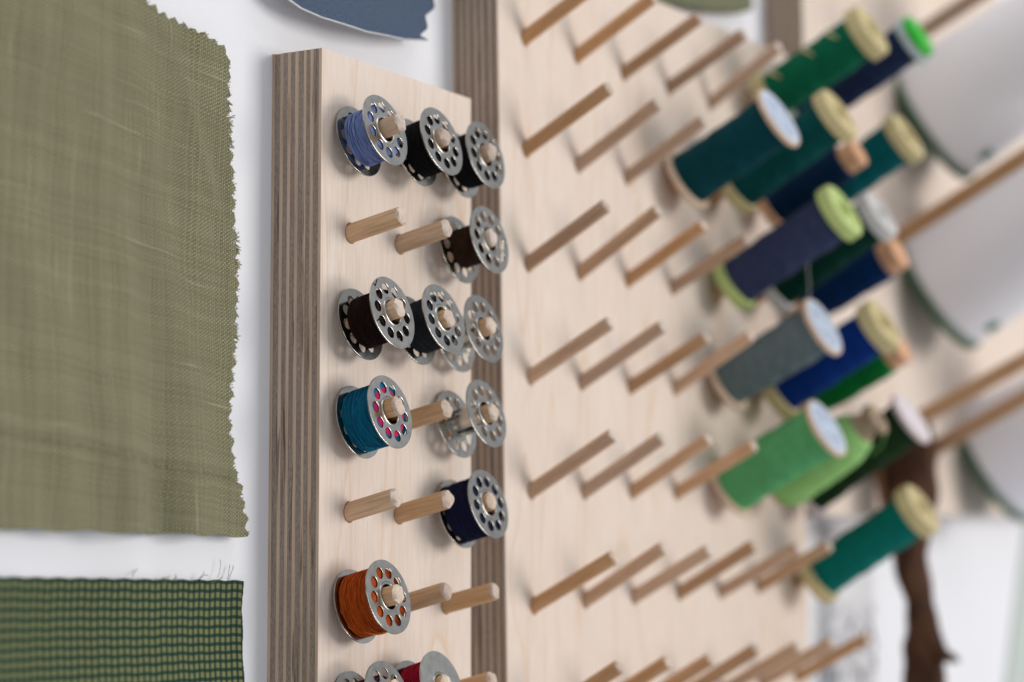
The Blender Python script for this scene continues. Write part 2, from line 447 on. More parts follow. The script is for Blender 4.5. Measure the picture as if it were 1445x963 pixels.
RL = random.Random(77)
def add_peg(bd, x, z, d, mesh, rim, roll, name='peg'):
    o = bpy.data.objects.new(name, mesh); COL.objects.link(o); o.parent = bd
    o.location = Vector((x, -T, z))*S; o.rotation_mode = 'QUATERNION'
    o.rotation_quaternion = Vector(d).to_track_quat('Z', 'Y') @ Quaternion((0, 0, 1), roll)
    o.scale = (1, 1, RL.uniform(.965, 1.035))
    h = bpy.data.objects.new('hole_rim', rim); COL.objects.link(h); h.parent = bd
    h.location = Vector((x, -T-.03, z))*S
    return o

def dirn(tilt_deg, yaw_deg=0):
    a, b = math.radians(tilt_deg), math.radians(yaw_deg)
    return Vector((math.sin(b)*math.cos(a), -math.cos(b)*math.cos(a), math.sin(a)))

R1, R2, R3 = 2.7, 2.3, 3.4
PM1 = [peg_mesh('peg', R1, 17.2, PEG1, s) for s in range(5)]
PM2 = [peg_mesh('peg', R2, 34.2, PEG2, s) for s in range(10, 15)]
PM3 = [peg_mesh('peg', R3, 115, PEG2, 21)]
RM1 = rim_mesh(R1, math.radians(14)); RM2 = rim_mesh(R2, math.radians(29)); RM3 = rim_mesh(R3, math.radians(29))
P1X = lambda j: 14.7596+j*25.64
P1Z = lambda i: -24.078-(i-1)*26.0
JIT1 = {(1, 0): (13.5, 0), (1, 1): (14.5, -3), (1, 2): (14, 0), (2, 0): (12.5, 1.5), (2, 1): (13, 1), (2, 2): (14.5, 0), (3, 0): (14.5, 1.5), (3, 1): (13, 2.5),
        (3, 2): (14, -1.2), (4, 0): (10, -1.5), (4, 1): (13, -1), (4, 2): (14.5, -1), (5, 0): (13.6, 0), (5, 1): (13.5, -1.5), (5, 2): (15, -.5), (6, 0): (12, -2.2),
        (6, 1): (14.5, 0), (6, 2): (13.5, 1.7), (7, 0): (14, 0), (7, 1): (15, 1), (7, 2): (15, 1.8), (8, 0): (14, 0), (8, 1): (14, 0), (8, 2): (14, 0)}
D1 = {}
for (i, j), (ti, ya) in JIT1.items():
    D1[i, j] = dirn(ti, ya)
    add_peg(B1, P1X(j), P1Z(i), D1[i, j], PM1[(i*3+j*2) % 5], RM1, i*1.7+j)
ANG2 = [[29, 30, 29, 28.1, 33, 23, 30], [28.4, 30.2, 29.8, 28.2, 33, 27.4, 30], [29.7, 32.3, 30, 27.5, 28.8, 32.5, 29], [28.5, 29.3, 28.4, 30.3, 25.6, 31.4, 27],
        [29.8, 30.6, 30.6, 27.7, 28.8, 31, 32], [27.9, 30.4, 28.6, 29.7, 27.4, 27.8, 31.9], [30.9, 30.5, 30.1, 30.2, 28.4, 28.8, 28.2], [30]*7]
P2X = lambda j: j*34.958
P2Z = lambda i: -i*36.18
rj = random.Random(5)
for i in range(8):
    for j in range(7):
        add_peg(B2, P2X(j)+rj.uniform(-.4, .4), P2Z(i)+rj.uniform(-.5, .5), dirn(ANG2[i][j], rj.uniform(-1.2, 1.2)), PM2[(i*2+j*3) % 5], RM2, i+j*2.1)
# far board: dowels stand in columns 80 mm apart (board coordinates)
def toB3(x, z):
    a = 0.0095; X, Z = x-347, z+127
    return X*math.cos(a)+Z*math.sin(a), -X*math.sin(a)+Z*math.cos(a)
for X, Z, tl in ((400, 61, 27), (400, -19.5, 28), (400, -99, 26), (420, -111, 27)):
    x, z = toB3(X, Z); add_peg(B3, x, z, dirn(tl), PM3[0], RM3, X+Z)

# ------------------------------------------------------------------ bobbins
def flange_mesh(holes=True):
    bm = bmesh.new(); R, ri = 10.45, 3.7
    def ring(cx, cy, r, n, ph=0):
        vs = [bm.verts.new(((cx+r*math.cos(ph+TAU*k/n))*S, (cy+r*math.sin(ph+TAU*k/n))*S, 0)) for k in range(n)]
        return [bm.edges.new((vs[k], vs[(k+1) % n])) for k in range(n)]
    E = ring(0, 0, R, 96)+ring(0, 0, ri, 48)
    if holes:
        for k in range(10):
            a = TAU*k/10; E += ring(6.95*math.cos(a), 6.95*math.sin(a), 1.6, 20)
    bmesh.ops.triangle_fill(bm, edges=E, use_beauty=True, use_dissolve=False)
    # scanfill may cover the holes: remove faces whose centre is inside one
    kill = []
    for f in bm.faces:
        c = f.calc_center_median()/S
        if c.length < ri-.05: kill.append(f)
        elif holes:
            for k in range(10):
                a = TAU*k/10
                if math.hypot(c.x-6.95*math.cos(a), c.y-6.95*math.sin(a)) < 1.54: kill.append(f); break
    if kill: bmesh.ops.delete(bm, geom=kill, context='FACES')
    bmesh.ops.recalc_face_normals(bm, faces=bm.faces)
    r = bmesh.ops.extrude_face_region(bm, geom=bm.faces[:])
    vs = [g for g in r['geom'] if isinstance(g, bmesh.types.BMVert)]
    bmesh.ops.translate(bm, verts=vs, vec=(0, 0, .42*S))
    bmesh.ops.recalc_face_normals(bm, faces=bm.faces)
    me = bpy.data.meshes.new('flange'); bm.to_mesh(me); bm.free(); me.materials.append(STEEL)
    return me
FLH, FLS = flange_mesh(True), flange_mesh(False)
# rolled collar round the flange hole, standing proud of its outer face
Vc, Fc = lathe([(3.5, -.5), (3.48, .42), (3.6, .60), (3.85, .70), (4.15, .66), (4.38, .50), (4.42, .40), (4.3, .3)], 56)
def collar(parent, z, flip):
    o = mesh_obj('collar', Vc, Fc, STEEL, parent, True)
    o.location = (0, 0, z*S)
    if flip: o.rotation_euler = (math.pi, 0, 0)
    return o

def winding(rt, z0, z1, seed, mat, pitch=.30, wobble=.12, strands=10, name='thread_winding', slack=None):
    """wound thread: fine helical ridges on a slightly lumpy body, plus crossing strands"""
    rnd = random.Random(seed); seg = 72; n = int((z1-z0)/pitch*4)
    ph = [rnd.uniform(0, 6) for _ in range(8)]
    V, F = [], []
    for i in range(n+1):
        z = z0+(z1-z0)*i/n; u = (z-z0)/(z1-z0)
        edge = -0.35*(max(0, .08-u)+max(0, u-.92))/.08
        for k in range(seg):
            a = TAU*k/seg
            lump = wobble*(math.sin(2.1*u*6+ph[0])*.5+math.sin(9*u+a+ph[1])*.35+math.sin(2*a+ph[2]+u*5)*.35)
            s = abs(math.sin(math.pi*((z-z0)/pitch+a/TAU+.5*math.sin(a+ph[3])*u+.8*math.sin(6*u+ph[4]))))
            r = rt+lump+edge*rt*.12+.20*s
            V.append((r*math.cos(a), r*math.sin(a), z))
    for i in range(n):
        for k in range(seg):
            l = (k+1) % seg; F.append((i*seg+k, i*seg+l, (i+1)*seg+l, (i+1)*seg+k))
    c0, c1 = len(V), len(V)+1
    V += [(0, 0, z0), (0, 0, z1)]
    for k in range(seg):
        l = (k+1) % seg; F.append((c0, l, k)); F.append((c1, n*seg+k, n*seg+l))
    for s in range(strands):
        a0 = rnd.uniform(0, TAU); sp = rnd.uniform(2.2, 4.5); za = rnd.uniform(z0+.6, z1-.6); zb = min(z1-.4, max(z0+.4, za+rnd.uniform(-3.5, 3.5)))
        pts = []
        for q in range(25):
            f = q/24; a = a0+sp*f; pts.append(((rt+.24+wobble*.6)*math.cos(a), (rt+.24+wobble*.6)*math.sin(a), za+(zb-za)*f))
        tube(pts, .16, 5, V, F)
    o = mesh_obj(name, V, F, mat, None, True)
    return o

def bobbin(key, front, rear, rt, mat, label, seed, solid=False, inner=None, length=10.4, roll=0, strands=34, wob=.12):
    """front, rear: centres of the two flanges in mm; axis through both"""
    fr, re = Vector(front), Vector(rear); d = (fr-re).normalized(); c = fr-d*length
    t = thing('bobbin', label, 'bobbin', c, d, 'steel bobbins on the narrow peg board', roll)
    for z, fl in ((-.42, True), (length, False)):
        o = bpy.data.objects.new('flange', FLS if solid else FLH); COL.objects.link(o); o.parent = t
        o.location = (0, 0, z*S); o.rotation_euler = (0, 0, 0.3*seed if fl else 0)
        m = o.modifiers.new('edge', 'BEVEL'); m.width = .09*S; m.segments = 2; m.limit_method = 'ANGLE'; m.angle_limit = math.radians(50)
    collar(t, 0, True); collar(t, length, False)
    V, F = lathe([(4.05, 0), (4.05, length)], 48); V2, F2 = lathe([(3.3, length), (3.3, 0)], 48)
    b = len(V); mesh_obj('core', V+V2, F+[tuple(i+b for i in f) for f in F2], STEEL, t, True)
    if mat:
        winding_ = winding(rt, .12, length-.12, seed, mat, strands=strands, wobble=wob)
        # winding is a ring round the core: drop its end caps inside the core radius
        bm = bmesh.new(); bm.from_mesh(winding_.data)
        for vv in bm.verts:
            if vv.co.length < .2*S or math.hypot(vv.co.x, vv.co.y) < .01*S: pass
        caps = [v for v in bm.verts if math.hypot(v.co.x, v.co.y) < .01*S]
        for v in caps:
            fs = list(v.link_faces); rim = [e for f in fs for e in f.edges if v not in e.verts]
            r = bmesh.ops.extrude_edge_only(bm, edges=list(set(rim)))
            nv = [g for g in r['geom'] if isinstance(g, bmesh.types.BMVert)]
            for q in nv:
                h = math.hypot(q.co.x, q.co.y); q.co.x *= 3.95*S/h; q.co.y *= 3.95*S/h
        bmesh.ops.delete(bm, geom=caps, context='VERTS')
        bm.to_mesh(winding_.data); bm.free(); winding_.parent = t
    if inner:
        im, irr = inner
        V, F = lathe([(3.95, .06), (irr, .06), (irr, length-.06), (3.95, length-.06)], 48)
        mesh_obj('inner_thread', V, F, im, t, True)
    return t

TH = {
 'periwinkle': m_thread('periwinkle_thread', (.165, .215, .43), .28),
 'black': m_thread('black_thread', (.0075, .0065, .0065), .3, .08),
 'soot': m_thread('soot_thread', (.010, .009, .010), .3, .1),
 'brown': m_thread('dark_brown_thread', (.040, .018, .009), .4),
 'espresso': m_thread('espresso_thread', (.016, .006, .005), .35, .12),
 'charcoal': m_thread('charcoal_thread', (.022, .024, .028), .3),
 'teal': m_thread('teal_thread', (.003, .115, .205), .25),
 'pink': m_thread('pink_thread', (.55, .02, .12), .2),
 'navy': m_thread('navy_thread', (.010, .011, .040), .3, .15),
 'orange': m_thread('burnt_orange_thread', (.40, .065, .006), .3),
 'crimson': m_thread('crimson_thread', (.30, .005, .022), .25),
 'maroon': m_thread('maroon_thread', (.10, .012, .03), .3),
}
BD = [
 ((1, 0), (14.4, -28.0, -22.1), (14.4, -19.0, -24.5), 7.3, 'periwinkle', 'steel bobbin of periwinkle blue thread at the top left of the narrow board', .2, {'wob': .26, 'strands': 44}),
 ((1, 1), (40.1, -30.6, -21.7), (40.1, -21.0, -24.4), 7.7, 'black', 'steel bobbin full of black thread, middle one of the top row', .9, {}),
 ((1, 2), (65.7, -30.2, -22.0), (65.7, -20.2, -24.3), 7.6, 'soot', 'steel bobbin of black thread at the right end of the top row', 1.3, {}),
 ((2, 2), (65.4, -31.5, -47.5), (65.4, -21.0, -49.8), 5.6, 'brown', 'steel bobbin with dark brown thread, the only bobbin in the second row', .5, {}),
 ((3, 0), (13.8, -30.5, -73.5), (13.8, -20.1, -76.2), 6.9, 'espresso', 'steel bobbin of blackish brown thread with a stray end, left in the third row', 1.7, {}),
 ((3, 1), (39.4, -31.4, -73.2), (39.4, -21.6, -76.0), 7.2, 'charcoal', 'steel bobbin of charcoal grey thread in the middle of the third row', .1, {}),
 ((3, 2), (65.0, -29.6, -74.0), (65.0, -19.6, -76.4), 0, None, 'empty steel bobbin on an orange toned peg at the right end of the third row', .7, {}),
 ((4, 0), (13.4, -29.9, -101.0), (13.4, -19.8, -103.4), 8.35, 'teal', 'steel bobbin full of teal blue thread with pink showing through its flange holes', 1.1, {'wob': .20, 'inner': ('pink', 6.95)}),
 ((4, 2), (64.7, -30.4, -99.1), (64.7, -20.1, -101.9), 0, None, 'empty steel bobbin with bare core, right of a bare peg and the teal bobbin', .35, {}),
 ((5, 2), (64.3, -31.1, -125.7), (64.3, -20.6, -128.5), 8.5, 'navy', 'steel bobbin full of navy blue thread to the right of two bare pegs', .05, {}),
 ((6, 0), (12.7, -29.6, -151.6), (12.7, -19.4, -154.2), 8.45, 'orange', 'steel bobbin full of burnt orange thread with a loose yellowish strand', .6, {'wob': .30, 'strands': 44}),
 ((7, 0), (12.4, -29.5, -179.1), (12.4, -19.4, -181.9), 6.4, 'maroon', 'steel bobbin with maroon thread at the bottom edge, left of the solid flanged bobbin', .15, {}),
 ((7, 1), (38.0, -31.0, -177.4), (38.0, -21.4, -180.4), 8.2, 'crimson', 'bobbin with solid grey flanges without holes and crimson thread at the bottom', 0, {'solid': True}),
]
for n, (k, fr, re, rt_, col, lab, roll, kw) in enumerate(BD):
    if 'inner' in kw: kw['inner'] = (TH[kw['inner'][0]], kw['inner'][1])
    b = bobbin(k, fr, re, rt_, TH[col] if col else None, lab, n+1, roll=roll, length={1: 8.7, 3: 9.8}.get(k[0], 10.3) if k != (3, 0) and k != (7, 1) else (10.4 if k[0] == 3 else 9.0), **kw)
    if k == (6, 0):       # loose yellowish strand across the winding
        pts = [((8.85+.25*math.sin(q/16*math.pi))*math.cos(3.6+q*.07), (8.85+.25*math.sin(q/16*math.pi))*math.sin(3.6+q*.07), 3+q*.32) for q in range(17)]
        V, F = tube(pts, [.12+.16*math.sin(q/16*math.pi) for q in range(17)], 6)
        mesh_obj('loose_strand', V, F, m_thread('pale_orange_thread', (.62, .22, .05), .2), b, True)
    if k == (3, 0):       # a dark thread end looped through a hole and hanging
        V, F = tube([(-2, 9.2, 10.9), (-1.6, 8.2, 11.1), (-1.2, 7.2, 10.95), (-1.5, 6.4, 10.3)], .14, 5)
        tube([(7.2, 5.2, 10.2), (8.0, 5.0, 10.9), (8.8, 4.8, 11.3), (9.4, 4.9, 11.9)], .16, 5, V, F)
        mesh_obj('loose_strand', V, F, TH['espresso'], b, True)
    if k == (4, 0):
        pts = [((8.75)*math.cos(3.2+q*.05), (8.75)*math.sin(3.2+q*.05), 2.5+q*.34) for q in range(17)]
        V, F = tube(pts, .15, 6)
        mesh_obj('loose_strand', V, F, m_thread('light_teal_thread', (.02, .24, .36), .2), b, True)

# ------------------------------------------------------------------ thread spools of the wide board
def spool_winding(rt, z0, z1, mat, seed, parent, lumpy=.38, shoulder=0):
    rnd = random.Random(seed); seg = 72; n = 110; ph = [rnd.uniform(0, 6) for _ in range(6)]
    V, F = [], []
    for i in range(n+1):
        u = i/n; z = z0+(z1-z0)*u
        sh = 0
        if shoulder: sh = -shoulder*max(0, (u-.72)/.28)**2-shoulder*.5*max(0, (.15-u)/.15)**2
        for k in range(seg):
            a = TAU*k/seg
            s = abs(math.sin(math.pi*((z1-z0)*u/.85+a/TAU*2)))
            r = rt+sh+lumpy*(.4*math.sin(14*u+ph[0])+.3*math.sin(31*u+a*2+ph[1])+.3*math.sin(3*a+7*u+ph[2]))+.14*s
            V.append((r*math.cos(a), r*math.sin(a), z))
    for i in range(n):
        for k in range(seg):
            l = (k+1) % seg; F.append((i*seg+k, i*seg+l, (i+1)*seg+l, (i+1)*seg+k))
    F.append(tuple(reversed(range(seg)))); F.append(tuple(range(n*seg, (n+1)*seg)))
    return mesh_obj('thread_winding', V, F, mat, parent, True)

def fluted_cap(parent, mat, z0, z1, R, front=True):
    """ribbed end cap with recessed ring and centre hole"""
    if front: prof = [(R*.80, z0), (R, z0+.4), (R, z1-.9), (R*.95, z1-.2), (R*.86, z1), (R*.70, z1), (R*.66, z1-.9), (R*.40, z1-.9), (R*.36, z1-.2), (R*.30, z1-.2), (R*.27, z1-2.6), (.02, z1-2.6)]
    else: prof = [(.02, z0), (R*.86, z0), (R, z0+.5), (R, z1-.4), (R*.8, z1)]
    def rm(i, a, r, z): return r*(1+.04*math.sin(26*a)) if r > R*.9 else (r*(1+.012*math.sin(17*a)) if r > R*.6 else r)
    V, F = lathe(prof, 136, rm)
    return sharp(mesh_obj('end_cap', V, F, mat, parent, True), 30)

def wood_flange(parent, z0, z1, R, mat, name='flange'):
    V, F = lathe([(.02, z0), (R-.5, z0), (R, z0+.4), (R, z1-.4), (R-.4, z1), (R-1.6, z1), (.02, z1)], 64)
    return sharp(mesh_obj(name, V, F, mat, parent, True), 30)

def spool(kind, front, rear, mat, label, seed, rt=9.4, Rf=11.8, cap=None, capt=5.5, **kw):
    fr, re = Vector(front), Vector(rear); d = (fr-re).normalized(); L = (fr-re).length
    t = thing('thread_spool', label, 'thread spool', re, d, 'thread spools on the wide peg board', seed*1.1)
    if kind == 'label':
        wood_flange(t, 0, 2.2, Rf, WOODRIM); wood_flange(t, L-2.0, L, Rf, WOODRIM)
        V, F = lathe([(.02, L+.12), (Rf-1.0, L+.12), (Rf-.95, L-.02)], 64)
        mesh_obj('paper_label', V, F, LABEL, t)
        spool_winding(rt, 2.2, L-2.0, mat, seed, t)
    elif kind == 'cap':
        fluted_cap(t, cap, 0, capt*.85, Rf, False); fluted_cap(t, cap, L-capt, L, Rf, True)
        spool_winding(rt, capt*.85, L-capt, mat, seed, t)
    elif kind == 'tip':
        wood_flange(t, 0, 3.5, Rf, cap); wood_flange(t, L-7, L, kw.get('Rt', 6.6), cap, 'wooden_tip')
        spool_winding(rt, 3.5, L-7, mat, seed, t)
    return t

DK = m_thread('petrol_thread', (.002, .046, .058), .25, .12); DK2 = m_thread('deep_petrol_thread', (.002, .066, .064), .25, .12)
cols = {
 'emerald': m_thread('emerald_thread', (0.004, 0.125, 0.062), .25, .2), 'ink': m_thread('ink_blue_thread', (0.018, 0.03, 0.078), .25, .15),
 'deepnavy': m_thread('deep_navy_thread', (0.003, 0.02, 0.058), .25, .12), 'sea': m_thread('sea_teal_thread', (0.002, 0.105, 0.115), .25, .15),
 'slate': m_thread('slate_blue_thread', (0.036, 0.048, 0.105), .3, .2), 'bottle': m_thread('bottle_green_thread', (0.002, 0.034, 0.022), .25, .1),
 'blue': m_thread('marine_thread', (0.003, 0.026, 0.1), .25, .15), 'grey': m_thread('grey_green_thread', (0.125, 0.165, 0.175), .25, .2),
 'royal': m_thread('royal_blue_thread', (0.003, 0.032, 0.2), .25, .15), 'grass': m_thread('grass_green_thread', (0.004, 0.165, 0.032), .25, .15),
 'leaf': m_thread('leaf_green_thread', (0.10, 0.36, 0.14), .15, .25), 'lightgreen': m_thread('light_green_thread', (0.29, 0.54, 0.18), .15, .3),
 'forest': m_thread('forest_thread', (0.012, 0.036, 0.012), .25, .1), 'turq': m_thread('turquoise_thread', (0.002, 0.15, 0.125), .2, .15),
}
X = lambda i, j: {3: 219.7, 4: 255, 5: 290, 6: 325}[j] + (.5*i)
spool('label', (219.7, -59.7, 11.0), (219.7, -22.2, -9.0), DK, 'dark petrol spool with wooden rim and pale blue label, leftmost of the upper spools', 1)
spool('cap', (254.6, -68.6, 17.5), (254.6, -24.3, -8.6), DK2, 'dark petrol spool with cream ribbed cap, right behind the upper blue labelled spool', 2, rt=8.7, Rf=10.2, cap=CREAM)
spool('tip', (289.6, -61.7, 8.6), (289.6, -23.8, -11.0), cols['deepnavy'], 'deep navy spool with small peach wooden tip in the upper cluster', 3, rt=6.9, Rf=8.6, cap=PEACH, Rt=5.6)
spool('cap', (324.5, -68.7, 19.8), (324.5, -22.5, -6.5), cols['sea'], 'dark teal spool with cream cap at the right end of the upper cluster', 4, rt=8.7, Rf=10.2, cap=CREAM)
s5 = spool('cap', (289.1, -68.4, 54.9), (289.1, -23.5, 31.2), cols['emerald'], 'emerald green spool with cream cap and three cream slits, topmost on the board', 5, rt=8.8, Rf=10.4, cap=CREAM, capt=6.5)
spool('cap', (324.1, -72.0, 57.0), (324.1, -22.5, 30.5), cols['ink'], 'ink blue spool with a bright green end cap in the top right', 6, rt=8.0, Rf=9.6, cap=CLEARP, capt=3.2)
g = [o for o in bpy.data.objects if o.get('label', '').startswith('ink blue spool')][0]
L6 = (Vector((324.1, -72.0, 57.0))-Vector((324.1, -22.5, 30.5))).length
V, F = lathe([(7.0, L6-.2), (8.6, L6+.1), (9.0, L6+.9), (8.8, L6+2.6), (7.8, L6+3.3), (.02, L6+3.4)], 64)
mesh_obj('green_end_cap', V, F, GREENP, g, True)
spool('cap', (255.1, -69.2, -17.9), (255.1, -22.8, -43.6), cols['slate'], 'slate blue spool with light green ribbed caps at both ends', 7, rt=8.8, Rf=10.6, cap=LIME)
spool('cap', (290.1, -70.0, -15.0), (290.1, -24.0, -42.6), cols['bottle'], 'bottle green spool with dull white cap behind the slate blue spool', 8, rt=8.2, Rf=9.8, cap=WHITEP)
spool('tip', (325.0, -63.5, -25.6), (325.0, -22.5, -45.8), cols['blue'], 'marine blue spool with orange peach wooden tip above the royal blue one', 9, rt=7.6, Rf=9.0, cap=PEACH, Rt=6.8)
spool('label', (255.6, -59.9, -59.7), (255.6, -20.2, -79.3), cols['grey'], 'grey spool with wooden rim and pale blue label in the middle cluster', 10, rt=9.2, Rf=11.6)
spool('cap', (290.5, -70.2, -56.2), (290.5, -24.3, -82.5), cols['royal'], 'royal blue spool with cream yellow cap behind the grey spool', 11, rt=8.5, Rf=10.2, cap=CREAM, capt=6.5)
spool('tip', (325.5, -63.2, -61.8), (325.5, -22.3, -82.8), cols['grass'], 'grass green spool with peach wooden end beneath the royal blue spool', 12, rt=8.0, Rf=9.4, cap=PEACH, Rt=7.4)
spool('label', (256.1, -60.3, -96.3), (256.1, -20.4, -117.7), cols['leaf'], 'leaf green spool with wooden rim and pale blue label, lowest labelled spool', 13, rt=9.8, Rf=11.6)
# light green spool with rounded shoulders and a wooden neck
fr, re = Vector((291.0, -66.5, -91.2)), Vector((291.0, -24.0, -117.6)); d14 = (fr-re).normalized(); L14 = (fr-re).length
t14 = thing('thread_spool', 'light green round shouldered spool with gnarled wooden neck behind the leaf green spool', 'thread spool', re, d14, 'thread spools on the wide peg board')
spool_winding(10.2, 1.5, L14-9, cols['lightgreen'], 14, t14, .2, 3.4)
V, F = lathe([(.02, 0), (8.5, 0), (9.0, .4), (9.0, 1.4)], 48); mesh_obj('flange', V, F, WOODRIM, t14, True)
rn = random.Random(4)
V, F = lathe([(5.6, L14-9.4), (5.4, L14-6.5), (4.6, L14-6.0), (4.8, L14-4), (6.0, L14-3.4), (6.1, L14-1.0), (5.2, L14), (2.4, L14), (2.3, L14-2), (.02, L14-2)], 40, lambda i, a, r, z: r*(1+.06*math.sin(3*a+i)+.04*math.sin(7*a+2*i)))
mesh_obj('wooden_neck', V, F, m_plain('knotty_wood', (.34, .25, .16), .7, .35, 260), t14, True)
V, F = tube([(5.5, -3, L14-5), (8.5, -5, L14-4), (10.5, -7, L14-8), (11, -7.5, L14-14)], .2, 5); mesh_obj('loose_strand', V, F, cols['lightgreen'], t14, True)
spool('label', (326.0, -66.9, -90.0), (326.0, -22.0, -118.4), cols['forest'], 'forest green spool with pinkish white end disc, half hidden by the light green one', 15, rt=8.9, Rf=11.2)
f15 = [o for o in bpy.data.objects if o.get('label', '').startswith('forest green')][0]
spool('cap', (326.5, -70.2, -124.2), (326.5, -24.0, -152.8), cols['turq'], 'turquoise green spool with cream cap standing alone at the lower right', 16, rt=8.7, Rf=10.4, cap=CREAM, capt=6.2)
for ch in f15.children:
    if ch.name.startswith('flange'): ch.data.materials[0] = m_plain('pinkish_card', (.62, .50, .50), .6, .12, 300)
    if ch.name.startswith('paper_label'): ch.data.materials[0] = m_plain('pinkish_label', (.66, .60, .62), .6, .1, 300)
# cream slits in the emerald winding: short slanting bands on its surface
L5 = (Vector((289.1, -68.4, 54.9))-Vector((289.1, -23.5, 31.2))).length
inv = s5.rotation_quaternion.inverted()
side = inv @ Vector((-.75, -.25, .62)); a5 = math.atan2(side.y, side.x)
for f in (.20, .50, .72):
    V, F = [], []
    for q in range(9):
        a = a5-.30+q*.085
        zc = L5*f-.8+q*.42
        for dz, rr in ((-.75+.05*q, 9.25), (.75-.05*q, 9.25)): V.append((rr*math.cos(a), rr*math.sin(a), zc+dz))
        for dz, rr in ((.75-.05*q, 8.7), (-.75+.05*q, 8.7)): V.append((rr*math.cos(a), rr*math.sin(a), zc+dz))
    for q in range(8):
        b = q*4
        for e in range(4): F.append((b+e, b+(e+1) % 4, b+4+(e+1) % 4, b+4+e))
    F.append((3, 2, 1, 0)); F.append((32, 33, 34, 35))
    mesh_obj('thread_slit', V, F, CREAM, s5)
# fine upright hair of thread over the grey spool's label
g10 = [o for o in bpy.data.objects if o.get('label', '').startswith('grey spool')][0]
V, F = tube([(0, 0, 0), (.5, 0, 6), (.2, .3, 12), (.9, 0, 19)], .12, 5)
h = mesh_obj('loose_strand', V, F, m_plain('pale_hair', (.6, .6, .6), .8)); h.parent = g10
h.matrix_parent_inverse = Matrix.Identity(4)
q10 = g10.rotation_quaternion; L10 = (Vector((255.6, -59.9, -59.7))-Vector((255.6, -20.2, -79.3))).length
h.rotation_mode = 'QUATERNION'; h.rotation_quaternion = q10.inverted()
h.location = q10.inverted() @ (Vector((255.0, -54.5, -50.5))*S-g10.location)

# ------------------------------------------------------------------ big pale cones on the far board
CONE = m_thread('pale_grey_thread', (.82, .80, .81), .02, .3, .75, .04)
CONE2 = m_thread('pale_lilac_thread', (.81, .79, .82), .02, .3, .75, .04)
def cone(c, label, mat, seed):
    d = dirn(29)
    t = thing('thread_cone', label, 'thread cone', c, d, 'large pale thread cones on the far board', seed)
    V, F = lathe([(4.5, -2), (30.2, -2), (31.2, -.8), (31.2, 1.2), (30.2, 2.2), (28, 2.4)], 80)
    sharp(mesh_obj('base_disc', V, F, DGREENP, t, True), 30)
    n, seg = 150, 80; V, F = [], []; rnd = random.Random(seed); ph = rnd.uniform(0, 6)
    for i in range(n+1):
        u = i/n; r0 = 30.3-5.5*u if u > .03 else 29.2+u*30
        if u > .96: r0 -= (u-.96)*60
        for k in range(seg):
            a = TAU*k/seg; r = r0+.12*abs(math.sin(math.pi*(u*110+a/TAU*3)))+.2*math.sin(9*u+ph)
            V.append((r*math.cos(a), r*math.sin(a), 2.2+u*105))
    for i in range(n):
        for k in range(seg):
            l = (k+1) % seg; F.append((i*seg+k, i*seg+l, (i+1)*seg+l, (i+1)*seg+k))
    b = len(V)
    for k in range(seg): a = TAU*k/seg; V.append((7*math.cos(a), 7*math.sin(a), 107))
    for k in range(seg): l = (k+1) % seg; F.append((n*seg+k, n*seg+l, b+l, b+k))
    mesh_obj('thread_winding', V, F, mat, t, True)
    V, F = lathe([(7, 100), (7, 112), (6.2, 113), (5, 113), (5, 100)], 40); mesh_obj('cone_tip', V, F, DGREENP, t, True)
    # dark green thread end tucked round the low left side
    q = t.rotation_quaternion.inverted() @ Vector((-.20, -.50, -.84)); a0 = math.atan2(q.y, q.x)
    V, F = lathe([(.02, -.6), (3.2, -.6), (3.5, .4), (3.2, 1.1), (.02, 1.3)], 20)
    o = mesh_obj('green_sticker', V, F, DOTP, t, True)
    nrm = Vector((math.cos(a0), math.sin(a0), .05)).normalized()
    o.rotation_mode = 'QUATERNION'; o.rotation_quaternion = nrm.to_track_quat('Z', 'Y'); o.location = Vector((29.5*math.cos(a0), 29.5*math.sin(a0), 15))*S
    # dowel through the cone, belonging to the board
    return t
for c, lab, m, s in (((478, -24, 53), 'big pale grey thread cone with dark green base, uppermost on the far board', CONE, 1),
                     ((480, -24, -24), 'big pale lilac thread cone with dark green base, middle one on the far board', CONE2, 2),
                     ((551, -24, -101), 'big pale thread cone with green base, lowest and cut off by the right edge', CONE2, 3)):
    cone(c, lab, m, s)
    dd = dirn(29); b = Vector(c)+dd*(-(T+c[1])/dd.y*1.0) if False else Vector(c)-dd*((-c[1]-T)/(-dd.y))
    x, z = toB3(b.x, b.z); add_peg(B3, x, z, dd, PM3[0], RM3, s)

# ------------------------------------------------------------------ cloth swatches
def interp(pts, z):
    """x at height z on a polyline of (x, z) sorted by falling z"""
    for (x0, z0), (x1, z1) in zip(pts, pts[1:]):
        if z <= z0 and z >= z1: return x0+(x1-x0)*(z0-z)/(z0-z1) if z0 != z1 else x0
    return pts[0][0] if z > pts[0][1] else pts[-1][0]

def smooth_poly(pts, it=2):
    for _ in range(it):
        q = [pts[0]]
        for a, b in zip(pts, pts[1:]): q += [(a[0]*.75+b[0]*.25, a[1]*.75+b[1]*.25), (a[0]*.25+b[0]*.75, a[1]*.25+b[1]*.75)]
        q.append(pts[-1]); pts = q
    return pts

